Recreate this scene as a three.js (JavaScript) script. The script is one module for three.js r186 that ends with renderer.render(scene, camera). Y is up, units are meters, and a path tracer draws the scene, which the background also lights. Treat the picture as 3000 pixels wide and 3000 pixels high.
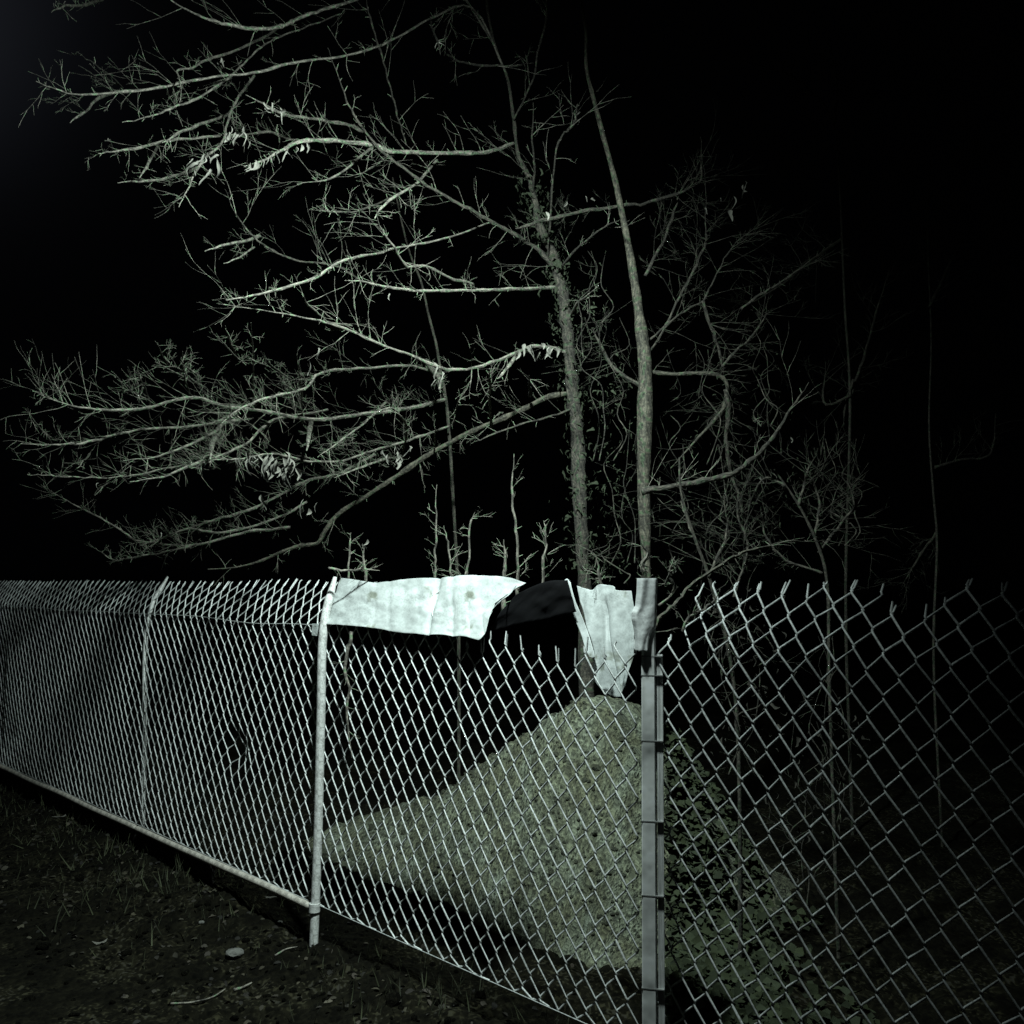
import * as THREE from 'three';
import { mergeGeometries } from 'three/addons/utils/BufferGeometryUtils.js';

// ------------------------------------------------------------------ camera, sky, light
const scene = new THREE.Scene();
const EYE = 1.37, F = 2700, PITCH = Math.atan(200 / F);
const camera = new THREE.PerspectiveCamera(2 * Math.atan(1500 / F) * 180 / Math.PI, 1, 0.05, 200);
camera.position.set(0, EYE, 0);
camera.rotation.x = PITCH;
const renderer = new THREE.WebGLRenderer({ antialias: true });
renderer.toneMapping = THREE.LinearToneMapping;
renderer.toneMappingExposure = 1.0;
renderer.shadowMap.enabled = true;

{ // night sky: almost black, with a faint glow low over the left
  const W = 256, H = 128, d = new Float32Array(W * H * 4);
  const g = new THREE.Vector3(-0.66, 0.6, -0.86).normalize();
  for (let j = 0; j < H; j++) for (let i = 0; i < W; i++) {
    const a = ((i + 0.5) / W - 0.5) * 2 * Math.PI, e = ((j + 0.5) / H - 0.5) * Math.PI;
    const v = new THREE.Vector3(Math.cos(e) * Math.cos(a), Math.sin(e), Math.cos(e) * Math.sin(a));
    const k = Math.max(0, v.dot(g));
    const l = e > 0 ? 0.00015 + 0.015 * Math.pow(k, 120) + 0.0004 * Math.pow(k, 4) : 0.0001;
    const o = (j * W + i) * 4;
    d[o] = l * 0.88; d[o + 1] = l * 0.98; d[o + 2] = l * 1.25; d[o + 3] = 1;
  }
  const t = new THREE.DataTexture(d, W, H, THREE.RGBAFormat, THREE.FloatType);
  t.mapping = THREE.EquirectangularReflectionMapping; t.magFilter = THREE.LinearFilter; t.minFilter = THREE.LinearFilter;
  t.needsUpdate = true;
  scene.background = t; scene.environment = t;
}
const moon = new THREE.DirectionalLight(0xdfe8ff, 0.004);
moon.position.set(-3, 6, 4); moon.castShadow = true; moon.shadow.radius = 20;
moon.shadow.camera.left = moon.shadow.camera.bottom = -8; moon.shadow.camera.right = moon.shadow.camera.top = 8;
scene.add(moon);

// the yard lamp that lights the corner, hung out over the fence on a long arm above the frame
const LAMP = new THREE.Vector3(-0.128, EYE + 1.6, -2.236);
const AIM = new THREE.Vector3(-0.55, -1.15, -1.2).normalize();
const LAMP_POWER = 41, LAMP_CONE = 1.37;

// ------------------------------------------------------------------ helpers
let seed = 7;
const rnd = () => { seed = (seed + 0x6D2B79F5) | 0; let t = Math.imul(seed ^ (seed >>> 15), 1 | seed); t = (t + Math.imul(t ^ (t >>> 7), 61 | t)) ^ t; return ((t ^ (t >>> 14)) >>> 0) / 4294967296; };
const rr = (a, b) => a + (b - a) * rnd();
const V = (x, y, z) => new THREE.Vector3(x, y, z);
const lerp = (a, b, t) => a + (b - a) * t;
const sst = (a, b, x) => { const t = Math.min(1, Math.max(0, (x - a) / (b - a))); return t * t * (3 - 2 * t); };
const CP = Math.cos(PITCH), SP = Math.sin(PITCH);
function ray(px, py) { const u = (px - 1500) / F, v = (1500 - py) / F; return V(u, v * CP + SP, -(CP - v * SP)); }
function U(px, py, z) { const d = ray(px, py); d.multiplyScalar(-z / d.z); d.y += EYE; return d; }   // point at a depth of z metres
// fence: a straight line; s metres along it (0 at the thick post, + to the right and nearer), q metres behind it
const FX = 0.352, FZ = 2.44, R2 = Math.SQRT1_2;
const DS = V(R2, 0, R2), DQ = V(R2, 0, -R2);
const FP = (s, y, q) => V(FX + s * R2 + q * R2, y, -FZ + s * R2 - q * R2);
const YB = EYE - 1.2, YF = EYE - 0.165, YT = EYE + 0.0;      // bottom, fold and top of the mesh

const hash = (x, y) => { let h = Math.imul(x | 0, 374761393) + Math.imul(y | 0, 668265263); h = Math.imul(h ^ (h >>> 13), 1274126177); return ((h ^ (h >>> 16)) >>> 0) / 4294967296; };
function vn(x, y, P = 1 << 20) {
  const xi = Math.floor(x), yi = Math.floor(y), fx = x - xi, fy = y - yi, m = a => ((a % P) + P) % P;
  const sx = fx * fx * (3 - 2 * fx), sy = fy * fy * (3 - 2 * fy);
  return lerp(lerp(hash(m(xi), m(yi)), hash(m(xi + 1), m(yi)), sx), lerp(hash(m(xi), m(yi + 1)), hash(m(xi + 1), m(yi + 1)), sx), sy);
}
const fbm = (x, y, o = 4) => { let a = 0, w = 0.5, n = 0; for (let i = 0; i < o; i++) { a += w * vn(x, y); n += w; x = x * 2.03 + 11.3; y = y * 2.03 + 5.7; w *= 0.5; } return a / n; };
function tex(N, fn, srgb, rep = [1, 1]) {
  const d = new Uint8Array(N * N * 4);
  for (let j = 0; j < N; j++) for (let i = 0; i < N; i++) {
    const c = fn(i / N, j / N), o = (j * N + i) * 4;
    for (let k = 0; k < 3; k++) d[o + k] = Math.max(0, Math.min(255, Math.round(255 * (Array.isArray(c) ? c[k] : c))));
    d[o + 3] = 255;
  }
  const t = new THREE.DataTexture(d, N, N); t.wrapS = t.wrapT = THREE.RepeatWrapping;
  t.magFilter = THREE.LinearFilter; t.minFilter = THREE.LinearMipmapLinearFilter; t.generateMipmaps = true;
  if (srgb) t.colorSpace = THREE.SRGBColorSpace;
  t.repeat.set(...rep); t.needsUpdate = true; return t;
}
const pn = (u, v, p, o = 3) => { let a = 0, w = 0.5, n = 0; for (let i = 0; i < o; i++) { a += w * vn(u * p, v * p, p); n += w; p *= 2; w *= 0.55; } return a / n; };
const lin = (r, g, b) => new THREE.Color().setRGB(r, g, b);
const mat = (c, rough, extra = {}) => new THREE.MeshStandardMaterial({ color: c, roughness: rough, metalness: 0, ...extra });

const speckle = tex(256, (u, v) => { const n = pn(u, v, 32, 3) * 0.55 + pn(u, v, 8, 2) * 0.45; const k = 0.55 + 0.75 * n; return [k, k * 1.0, k * 0.99]; }, true);
const speckleB = tex(256, (u, v) => pn(u, v, 32, 3), false);
const barkT = tex(256, (u, v) => { const n = pn(u, v, 16, 4), l = vn(u * 24, v * 6, 24) * 0.4 + n * 0.6; const k = 0.1 + 1.0 * l + 0.2 * (vn(u * 96, v * 96, 96) - 0.5); const m = sst(0.55, 0.7, pn(u + 0.3, v, 8, 2)); return [k * lerp(1, 0.82, m), k * lerp(0.97, 0.98, m), k * lerp(0.9, 0.78, m)]; }, true);
const barkB = tex(256, (u, v) => 0.5 * pn(u, v, 16, 4) + 0.5 * vn(u * 32, v * 8, 32), false);
const soilT = tex(512, (u, v) => { const n = pn(u, v, 64, 3), m = pn(u, v, 8, 3); const f = sst(0.62, 0.8, vn(u * 128, v * 128, 128)) * sst(0.4, 0.65, m); const k = 0.2 + 0.55 * n * (0.5 + m) + 0.5 * f; return [k, k * 0.99, k * 0.86]; }, true);
const soilB = tex(512, (u, v) => 0.6 * pn(u, v, 64, 3) + 0.4 * pn(u, v, 8, 3), false);
const moundT = tex(512, (u, v) => { const n = pn(u, v, 64, 3), m = pn(u, v, 8, 3); const k = 0.25 + 0.95 * n * (0.62 + 0.6 * m); return [k * lerp(1, 0.94, m), k, k * lerp(0.8, 0.93, m)]; }, true);
const moundB = tex(512, (u, v) => 0.55 * pn(u, v, 64, 3) + 0.45 * pn(u, v, 16, 2), false);
const sheetT = tex(512, (u, v) => { const n = pn(u, v, 16, 4), s = sst(0.6, 0.78, pn(u, v + 0.4, 6, 4)); const k = 0.78 + 0.24 * n - 0.26 * s - 0.1 * sst(0.5, 0.75, vn(u * 90, v * 90, 90)) * pn(u, v, 10, 2); return [k, k, k * lerp(1, 0.93, s)]; }, true);
const sheetB = tex(256, (u, v) => pn(u, v, 8, 4), false);

const M = {
  wire: [0.62, 0.7, 0.54].map(g => mat(lin(g * 0.96, g, g * 1.0), 0.66, { map: speckle, metalness: 0.2 })),
  post: mat(lin(0.8, 0.82, 0.82), 0.55, { map: speckle, bumpMap: speckleB, bumpScale: 0.0006 }),
  pipe: mat(lin(0.62, 0.63, 0.62), 0.5, { map: speckle, bumpMap: speckleB, bumpScale: 0.0005 }),
  rail: mat(lin(0.55, 0.52, 0.47), 0.6, { map: speckle, bumpMap: speckleB, bumpScale: 0.0008 }),
  band: mat(lin(0.3, 0.31, 0.31), 0.5, { map: speckle }),
  sheet: mat(lin(0.5, 0.54, 0.53), 0.6, { map: sheetT, bumpMap: sheetB, bumpScale: 0.0015, side: THREE.DoubleSide }),
  wrap: mat(lin(0.8, 0.83, 0.82), 0.6, { map: sheetT, bumpMap: sheetB, bumpScale: 0.001, side: THREE.DoubleSide }),
  black: new THREE.MeshPhysicalMaterial({ color: lin(0.006, 0.006, 0.007), roughness: 0.9, specularIntensity: 0.25, side: THREE.DoubleSide }),
  bark: mat(lin(0.135, 0.132, 0.12), 0.9, { map: barkT, bumpMap: barkB, bumpScale: 0.004 }),
  barkPale: mat(lin(0.18, 0.18, 0.155), 0.85, { map: barkT, bumpMap: barkB, bumpScale: 0.0025 }),
  
  twig: mat(lin(0.42, 0.42, 0.41), 0.85, { map: barkT }),
  leaf: mat(lin(0.17, 0.165, 0.145), 1, { side: THREE.DoubleSide, map: speckle }),
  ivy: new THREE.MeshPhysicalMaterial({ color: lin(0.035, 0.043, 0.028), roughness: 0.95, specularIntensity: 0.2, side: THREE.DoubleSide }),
  litter: mat(lin(0.032, 0.03, 0.023), 0.9, { side: THREE.DoubleSide }),
  grass: mat(lin(0.036, 0.042, 0.024), 0.85, { side: THREE.DoubleSide }),
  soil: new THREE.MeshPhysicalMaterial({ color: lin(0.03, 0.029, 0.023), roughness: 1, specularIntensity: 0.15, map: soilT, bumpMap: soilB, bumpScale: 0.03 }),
  mound: mat(lin(0.25, 0.258, 0.238), 0.97, { map: moundT, bumpMap: moundB, bumpScale: 0.02 }),
  board: mat(lin(0.022, 0.02, 0.018), 0.9, { map: barkT, bumpMap: barkB, bumpScale: 0.004 }),
  stone: mat(lin(0.13, 0.13, 0.12), 0.9, { map: speckle }),
  lampBody: mat(lin(0.06, 0.06, 0.065), 0.5),
};

const taken = {};
function numbered(n) { const k = taken[n] = (taken[n] ?? -1) + 1; return k ? `${n}_${String(k).padStart(3, '0')}` : n; }
function mesh(name, geo, m, parent) { const o = new THREE.Mesh(geo, m); o.name = name; o.castShadow = o.receiveShadow = true; parent.add(o); return o; }
function thing(name, label, category, group, pos) { const o = new THREE.Group(); o.name = numbered(name); o.userData = { label, category }; if (group) o.userData.group = group; if (pos) o.position.copy(pos); scene.add(o); return o; }
function single(name, geo, m, label, category, group) { const o = mesh(numbered(name), geo, m, scene); o.userData = { label, category }; if (group) o.userData.group = group; return o; }
function local(geo, parent) { geo.translate(-parent.position.x, -parent.position.y, -parent.position.z); return geo; }

// tapered tube along points; uv in metres
function tube(pts, rad, sides = 6, jitter = 0, flat = 1) {
  const n = pts.length, pos = [], uv = [], idx = [], T = [];
  for (let i = 0; i < n; i++) T.push(pts[Math.min(n - 1, i + 1)].clone().sub(pts[Math.max(0, i - 1)]).normalize());
  let a = Math.abs(T[0].y) < 0.9 ? V(0, 1, 0) : V(1, 0, 0);
  let N = a.clone().cross(T[0]).normalize(), len = 0;
  for (let i = 0; i < n; i++) {
    N = N.clone().addScaledVector(T[i], -N.dot(T[i])).normalize();
    const B = T[i].clone().cross(N);
    if (i) len += pts[i].distanceTo(pts[i - 1]);
    const r0 = typeof rad === 'number' ? rad : rad[i];
    for (let k = 0; k <= sides; k++) {
      const t = k / sides * Math.PI * 2, j = jitter ? 1 + jitter * (vn(len * 60 + 3, (k % sides) * 3.1 + r0 * 9e3) - 0.5) * 2 : 1;
      const p = pts[i].clone().addScaledVector(N, Math.cos(t) * r0 * j).addScaledVector(B, Math.sin(t) * r0 * j * flat);
      pos.push(p.x, p.y, p.z); uv.push(k / sides * Math.max(0.02, r0 * 6.28) * 8, len * 8);
    }
  }
  const w = sides + 1;
  for (let i = 0; i < n - 1; i++) for (let k = 0; k < sides; k++) { const q = i * w + k; idx.push(q, q + 1, q + w, q + 1, q + w + 1, q + w); }
  for (const [i, f] of [[0, 1], [n - 1, 0]]) {
    const c = pos.length / 3; pos.push(pts[i].x, pts[i].y, pts[i].z); uv.push(0, 0);
    for (let k = 0; k < sides; k++) f ? idx.push(c, i * w + k + 1, i * w + k) : idx.push(c, i * w + k, i * w + k + 1);
  }
  const g = new THREE.BufferGeometry();
  g.setAttribute('position', new THREE.Float32BufferAttribute(pos, 3)); g.setAttribute('uv', new THREE.Float32BufferAttribute(uv, 2));
  g.setIndex(idx); g.computeVertexNormals(); return g;
}
function box(w, h, d, c, quat) { const g = new THREE.BoxGeometry(w, h, d); if (quat) g.applyQuaternion(quat); g.translate(c.x, c.y, c.z); return g; }
function grid(nu, nv, fn, uvs = 1) {
  const pos = [], uv = [], idx = [];
  for (let j = 0; j <= nv; j++) for (let i = 0; i <= nu; i++) { const p = fn(i / nu, j / nv); pos.push(p.x, p.y, p.z); uv.push(p.u ?? i / nu * uvs, p.v ?? j / nv * uvs); }
  for (let j = 0; j < nv; j++) for (let i = 0; i < nu; i++) { const a = j * (nu + 1) + i; idx.push(a, a + 1, a + nu + 1, a + 1, a + nu + 2, a + nu + 1); }
  const g = new THREE.BufferGeometry(); g.setAttribute('position', new THREE.Float32BufferAttribute(pos, 3)); g.setAttribute('uv', new THREE.Float32BufferAttribute(uv, 2));
  g.setIndex(idx); g.computeVertexNormals(); return g;
}
// closed shell of a sheet: front and back layers and the rim
function shell(nu, nv, fn, th) {
  const f = grid(nu, nv, fn, 3), P = f.attributes.position, N = f.attributes.normal, n = P.count;
  const pos = [...P.array], uv = [...f.attributes.uv.array, ...f.attributes.uv.array], idx = [...f.index.array];
  for (let i = 0; i < n; i++) pos.push(P.getX(i) - N.getX(i) * th, P.getY(i) - N.getY(i) * th, P.getZ(i) - N.getZ(i) * th);
  for (let i = 0; i < f.index.count; i += 3) idx.push(f.index.array[i] + n, f.index.array[i + 2] + n, f.index.array[i + 1] + n);
  const rim = []; const w = nu + 1;
  for (let i = 0; i < nu; i++) rim.push(i); for (let j = 0; j < nv; j++) rim.push(j * w + nu);
  for (let i = nu; i > 0; i--) rim.push(nv * w + i); for (let j = nv; j > 0; j--) rim.push(j * w);
  for (let k = 0; k < rim.length; k++) { const a = rim[k], b = rim[(k + 1) % rim.length]; idx.push(a, a + n, b, b, a + n, b + n); }
  const g = new THREE.BufferGeometry(); g.setAttribute('position', new THREE.Float32BufferAttribute(pos, 3)); g.setAttribute('uv', new THREE.Float32BufferAttribute(uv, 2));
  g.setIndex(idx); g.computeVertexNormals(); return g;
}
const smooth = (pts, n) => new THREE.CatmullRomCurve3(pts, false, 'centripetal').getPoints(n);

// ------------------------------------------------------------------ ground and mound
const gH = (x, z) => {
  const q = ((x - FX) + (-z - FZ)) * R2;                       // behind the fence +
  const bank = 0.055 * Math.exp(-q * q / 0.05) + 0.07 * sst(0.0, 0.5, q);
  const r = sst(-1.1, -0.3, q) ;
  return bank + (0.012 + 0.05 * r) * (fbm(x * 2.3 + 9, z * 2.3) - 0.5) + 0.045 * r * (fbm(x * 11, z * 11 + 4) - 0.5) + r * 0.02 * (vn(x * 38, z * 38) - 0.5) * fbm(x * 5, z * 5 + 2) * 2 - 0.01;
};
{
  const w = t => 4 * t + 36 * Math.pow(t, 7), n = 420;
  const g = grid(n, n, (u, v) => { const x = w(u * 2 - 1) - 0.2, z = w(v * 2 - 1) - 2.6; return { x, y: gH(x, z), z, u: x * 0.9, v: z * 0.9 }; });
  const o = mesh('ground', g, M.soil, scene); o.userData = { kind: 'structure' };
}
const A = s => {
  const k = [[-3.0, -0.1], [-2.7, 0.02], [-2.35, 0.1], [-2.1, 0.19], [-1.85, 0.34], [-1.4, 0.6], [-1.05, 0.87], [-0.9, 0.87], [-0.78, 0.66], [-0.66, 0.4], [-0.54, 0.17], [-0.44, -0.02], [-0.32, -0.25], [-0.1, -0.45], [1.0, -0.45], [1.2, -0.1]];
  for (let i = 0; i < k.length - 1; i++) if (s >= k[i][0] && s <= k[i + 1][0]) return lerp(k[i][1], k[i + 1][1], (s - k[i][0]) / (k[i + 1][0] - k[i][0]));
  return s > 0 ? -0.45 : -0.1;
};
const arc = []; { let u = 0; for (let i = 0; i <= 400; i++) { const s = lerp(-2.8, 1.6, i / 400); arc.push(u); u += 0.011 * Math.hypot(1, (A(s + 0.011) - A(s)) / 0.011); } }
const mH = (s, q) => {
  const a = (A(s - 0.15) + A(s) * 2 + A(s + 0.15)) / 4;
  const toe = 0.5 - 0.12 * sst(-1.7, -2.3, s) + 0.07 * (fbm(s * 3, 2) - 0.5);
  const f = sst(toe - 0.12, 0.92, q) * (1 - sst(1.05, 2.1, q));
  const lf = Math.min(1, Math.max(0, (q - toe) / 0.47));
  const p = q < 1.0 ? lerp(f, lf, 0.65 * (1 - sst(0.8, 1.0, q))) : f;
  return a * p - 0.06 * (1 - p) + 0.13 * (fbm(s * 2.6, q * 2.6 + 3) - 0.5) * p + 0.075 * (fbm(s * 9, q * 9) - 0.5) * p + 0.012 * (vn(s * 45, q * 45) - 0.5) + 0.02 * (vn(s * 22, q * 22 + 7) - 0.5) * p;
};
{
  const m = thing('earth_mound', 'pale olive mound of crumbly earth heaped behind the chain link fence', 'mound', null, FP(-0.3, 0, 0.9));
  const g = grid(400, 200, (u, v) => { const s = lerp(-3.0, 1.0, u), q = lerp(0.1, 2.15, v), p = FP(s, 0, q); return { x: p.x, y: mH(s, q) + 0.06 * sst(0, 0.5, q), z: p.z, u: arc[Math.max(0, Math.min(400, Math.round((s + 2.8) / 4.4 * 400)))] * 1.5, v: (q + mH(s, q) * 0.5) * 1.5 }; });
  mesh('heap', local(g, m), M.mound, m);
  const cl = []; // crumbs of earth lying on the slope
  for (let i = 0; i < 3600; i++) {
    const s = rr(-2.3, 1.5), q = rr(0.32, 0.95), p = FP(s, 0, q), y = mH(s, q) + 0.06 * sst(0, 0.5, q); if (y < 0.08) continue;
    const r = rr(0.003, 0.009) * (rnd() < 0.06 ? 2.2 : 1), g0 = new THREE.IcosahedronGeometry(r, 0); g0.scale(rr(0.7, 1.4), rr(0.5, 0.9), rr(0.7, 1.3)); g0.rotateY(rr(0, 6)); g0.rotateX(rr(0, 3));
    g0.translate(p.x, y + r * 0.2, p.z); cl.push(g0);
  }
  const c = mesh('crumbs', local(mergeGeometries(cl), m), M.mound, m); c.userData.kind = 'stuff';
}

{
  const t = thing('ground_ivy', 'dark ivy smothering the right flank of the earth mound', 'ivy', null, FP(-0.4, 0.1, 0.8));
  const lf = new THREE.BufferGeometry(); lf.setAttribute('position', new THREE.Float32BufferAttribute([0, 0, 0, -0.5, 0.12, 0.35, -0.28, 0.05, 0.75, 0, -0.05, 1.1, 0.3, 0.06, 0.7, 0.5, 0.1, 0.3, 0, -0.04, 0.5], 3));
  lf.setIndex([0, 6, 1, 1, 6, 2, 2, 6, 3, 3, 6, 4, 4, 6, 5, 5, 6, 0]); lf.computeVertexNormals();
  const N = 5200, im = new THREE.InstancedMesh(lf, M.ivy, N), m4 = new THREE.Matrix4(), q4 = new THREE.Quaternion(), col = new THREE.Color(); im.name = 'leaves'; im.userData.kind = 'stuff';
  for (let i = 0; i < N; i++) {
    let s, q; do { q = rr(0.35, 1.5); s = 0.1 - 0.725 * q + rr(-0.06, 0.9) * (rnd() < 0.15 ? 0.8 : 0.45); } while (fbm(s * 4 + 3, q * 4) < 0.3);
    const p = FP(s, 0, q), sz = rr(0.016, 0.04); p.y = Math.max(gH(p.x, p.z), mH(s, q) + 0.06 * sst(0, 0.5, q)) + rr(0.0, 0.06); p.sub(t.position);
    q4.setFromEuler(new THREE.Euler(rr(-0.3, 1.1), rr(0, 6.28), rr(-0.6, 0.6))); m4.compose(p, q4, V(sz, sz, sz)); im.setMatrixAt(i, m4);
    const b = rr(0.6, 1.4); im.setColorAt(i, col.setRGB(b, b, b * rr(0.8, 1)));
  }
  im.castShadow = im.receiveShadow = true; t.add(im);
}

// ------------------------------------------------------------------ fence posts
const yaw = Math.atan2(-FX * 0.8, 1) ; // the thick post faces the path
function groundAt(p) { return gH(p.x, p.z); }
{ // thick end post: square tube, tension bar on its right edge, bands round both
  const base = FP(0, 0, 0.0); base.y = -0.06; base.z += 0.138; base.x -= 0.014;
  const t = thing('fence_post', 'thick square steel fence post with banded flat bar beside it', 'fence post', null, base);
  t.rotation.set(-0.1, -0.22, 0, 'YXZ'); // it leans away from the path
  const H = YT + 0.004 + 0.06;
  const w = 0.036;
  const sq = new THREE.Shape(); const c = 0.003;
  sq.moveTo(-w / 2 + c, -w / 2); sq.lineTo(w / 2 - c, -w / 2); sq.lineTo(w / 2, -w / 2 + c); sq.lineTo(w / 2, w / 2 - c); sq.lineTo(w / 2 - c, w / 2); sq.lineTo(-w / 2 + c, w / 2); sq.lineTo(-w / 2, w / 2 - c); sq.lineTo(-w / 2, -w / 2 + c);
  const tg = new THREE.ExtrudeGeometry(sq, { depth: H, bevelEnabled: false, steps: 1 }); tg.rotateX(-Math.PI / 2); tg.translate(-0.0085, 0, 0);
  mesh('tube', tg, M.post, t);
  const bar = box(0.0155, H - 0.19, 0.012, V(0.0202, (H - 0.19) / 2, 0.006)); mesh('tension_bar', bar, M.post, t);
  for (const py of [1912, 1966, 2148, 2366, 2562, 2800]) {
    const y = -(py - 1700) / F * 2.44 + EYE + 0.06;
    mesh('band', box(0.0545, 0.0026, 0.0372, V(0, y, 0.0)), M.band, t);
  }
}
function roundPost(base, pts, r, label, extra) {
  const t = thing('fence_post', label, 'fence post', 'round line posts of the fence', base);
  const c = smooth(pts.map(p => p.clone().sub(base)), 26);
  mesh('pipe', tube(c, c.map((_, i) => r * (i > 23 ? lerp(1, 0.45, (i - 23) / 3) : 1)), 14), M.pipe, t);
  extra && extra(t, base);
  return t;
}
const S1 = -1.496, S2 = -3.085;
{
  const b = FP(S1, -0.05, -0.012), top = YT + 0.012;
  b.x -= 0.016;
  roundPost(b, [b.clone(), FP(S1 - 0.006, 0.4, -0.013), FP(S1 + 0.004, 0.85, -0.014), FP(S1 + 0.016, YF, -0.014), FP(S1 + 0.012, top, 0.035)], 0.0165,
    'round galvanised line post at the left end of the white sheet', (t, b) => {
      const p = FP(S1 - 0.045, YF - 0.022, -0.012).sub(b); mesh('clip', box(0.03, 0.045, 0.008, p, new THREE.Quaternion().setFromAxisAngle(V(0, 1, 0), -0.6)), M.sheet, t);
      mesh('rail_collar', new THREE.CylinderGeometry(0.021, 0.021, 0.03, 14).translate(FP(S1 + 0.0, YB + 0.0, -0.0125).x - b.x - 0.012, YB - b.y, FP(S1, 0, -0.0125).z - b.z), M.pipe, t);
    });
  const b2 = FP(S2, -0.05, 0.018);
  roundPost(b2, [b2.clone(), FP(S2, 0.5, 0.018), FP(S2 + 0.002, YF, 0.022), FP(S2 + 0.014, YT + 0.018, 0.105)], 0.0115,
    'round line post farther along the fence, its leaning tip above the mesh', null);
}

// ------------------------------------------------------------------ chain link panels
const PW = 0.07, PH = 0.096, SHEAR = 0.17, STRIP = Math.hypot(0.165, 0.105);
const bulge = (s, y) => 0.03 * (fbm(s * 1.1 + 5, y * 1.3) - 0.5) + 0.008 * (vn(s * 7, y * 5) - 0.5);
const foldDip = s => 0.02 * (fbm(s * 1.7 + 2, 7) - 0.5) - 0.012 * Math.exp(-((s + 2.0) ** 2) / 0.12);
const lean = s => 0.105 + 0.05 * (fbm(s * 1.4 + 31, 3) - 0.5);
function onMesh(s, h, off) { // h metres up along the mesh from its bottom edge
  const hf = YF - YB + foldDip(s), dent = Math.exp(-((s + 2.15) ** 2 + (h - 0.5) ** 2) / 0.006), b = bulge(s, h) + 0.035 * dent;
  s += 0.018 * dent + 0.0022 * (vn(s * 60 + 3, h * 60) - 0.5) + 0.012 * (fbm(s * 3 + 8, h * 3) - 0.5); h -= 0.02 * dent;
  if (h <= hf) return FP(s, YB + h, -off + b * sst(0, 0.2, h) * sst(-0.05, 0.3, hf - h));
  const t = (h - hf) / STRIP, l = lean(s);
  return FP(s + 0.006 * (vn(s * 40, 3) - 0.5) * t, YF + foldDip(s) + t * (0.165 - foldDip(s)) * (1 - 0.04 * t) , -off * 0.8 + l * (t * 0.9 + t * t * 0.1));
}
function wireGeo(k, hTop) {
  const w = PW / 2, s0 = k * w, pts = [], rad = [];
  const r = 0.0027 * rr(0.92, 1.08), o = 0.0024, kn = 0.007;
  const hMax = hTop(s0 + w / 2);
  let j = Math.floor((hMax + SHEAR * s0) / (PH / 2));
  const sn = (par) => s0 + (par ? w + 0.0015 : -0.0015);
  const par = j0 => (((j0 + k) % 2) + 2) % 2;
  // spike at the top
  const first = j;
  {
    const p = par(first + 1), s = sn(par(first)), h = first * PH / 2 - SHEAR * s;
    const st = hMax; const f = Math.max(0.02, st - h);
    pts.push(onMesh(s + (p ? 1 : -1) * 0.25 * f * 0.73 + rr(-0.004, 0.004), st + rr(0.0, 0.012), 0)); rad.push(r * 0.8);
  }
  for (; ; j--) {
    const p = par(j), s = sn(p), h = j * PH / 2 - SHEAR * s + 0.004 * (hash(j, k >> 1) - 0.5);
    if (h < 0.006) { pts.push(onMesh(s, 0.004, 0)); rad.push(r); break; }
    // arriving from the other side: going down towards s
    const inOff = p ? o : -o, d = p ? 1 : -1;
    pts.push(onMesh(s - d * 0.0035, h + kn, inOff)); pts.push(onMesh(s + d * 0.0005, h, d * 0.0 )); pts.push(onMesh(s - d * 0.0035, h - kn, -inOff));
    rad.push(r, r, r);
  }
  return tube(pts, rad, 5);
}
function panel(label, k0, k1, hTop, place) {
  const t = thing('chain_link_panel', label, 'fence panel', 'chain link panels of the fence', FP((k0 + k1) / 2 * PW / 2, YB, 0));
  for (let k = k0; k < k1; k++) mesh('wire', local(wireGeo(k, hTop), t), M.wire[Math.floor(rnd() * 3)], t);
  const a = k0 * PW / 2, b = k1 * PW / 2;
  for (const h of (k1 > -5 ? [0.006] : [0.006, YF - YB - 0.004])) { const p = []; for (let i = 0; i <= 30; i++) { const s = lerp(a, b, i / 30); p.push(onMesh(s, h, 0.007).add(V(0, h > 0.5 ? foldDip(s) : 0, 0))); } mesh('tension_wire', local(tube(p, 0.0016, 5), t), M.wire[2], t); }
  place && place(t, a, b); return t;
}
const full = s => YF - YB + STRIP * (0.985 + 0.04 * (vn(s * 30, 9) - 0.5));
const kOf = s => Math.round(s / (PW / 2));
const railFor = (ext) => (t, a, b) => {
  const p = []; for (let i = 0; i <= 24; i++) { const s = lerp(a + (ext ? 0.0 : 0.02), b - 0.012, i / 24); p.push(FP(s, YB - 0.006 + 0.006 * (vn(s * 2.2, 5) - 0.5), -0.018)); }
  mesh('bottom_rail', local(tube(p, 0.0135, 10), t), M.rail, t);
};
panel('far left run of chain link mesh fading into the dark', kOf(-6.0), kOf(S2), full, railFor(true));
panel('chain link mesh with bent over top between the two round posts', kOf(S2), kOf(S1), full, railFor(false));
panel('chain link mesh in front of the mound, under the white sheet', kOf(S1), kOf(-0.02), s => s > -0.72 ? YF - YB - 0.05 + 0.06 * vn(s * 25, 1) : full(s), null);
panel('chain link mesh to the right of the thick square post', kOf(0.03), kOf(1.5), s => full(s) * (s < 0.12 ? 0.86 : 1) - 0.07 * sst(0.35, 0.8, vn(s * 6 + 2, 4)), null);

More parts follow.
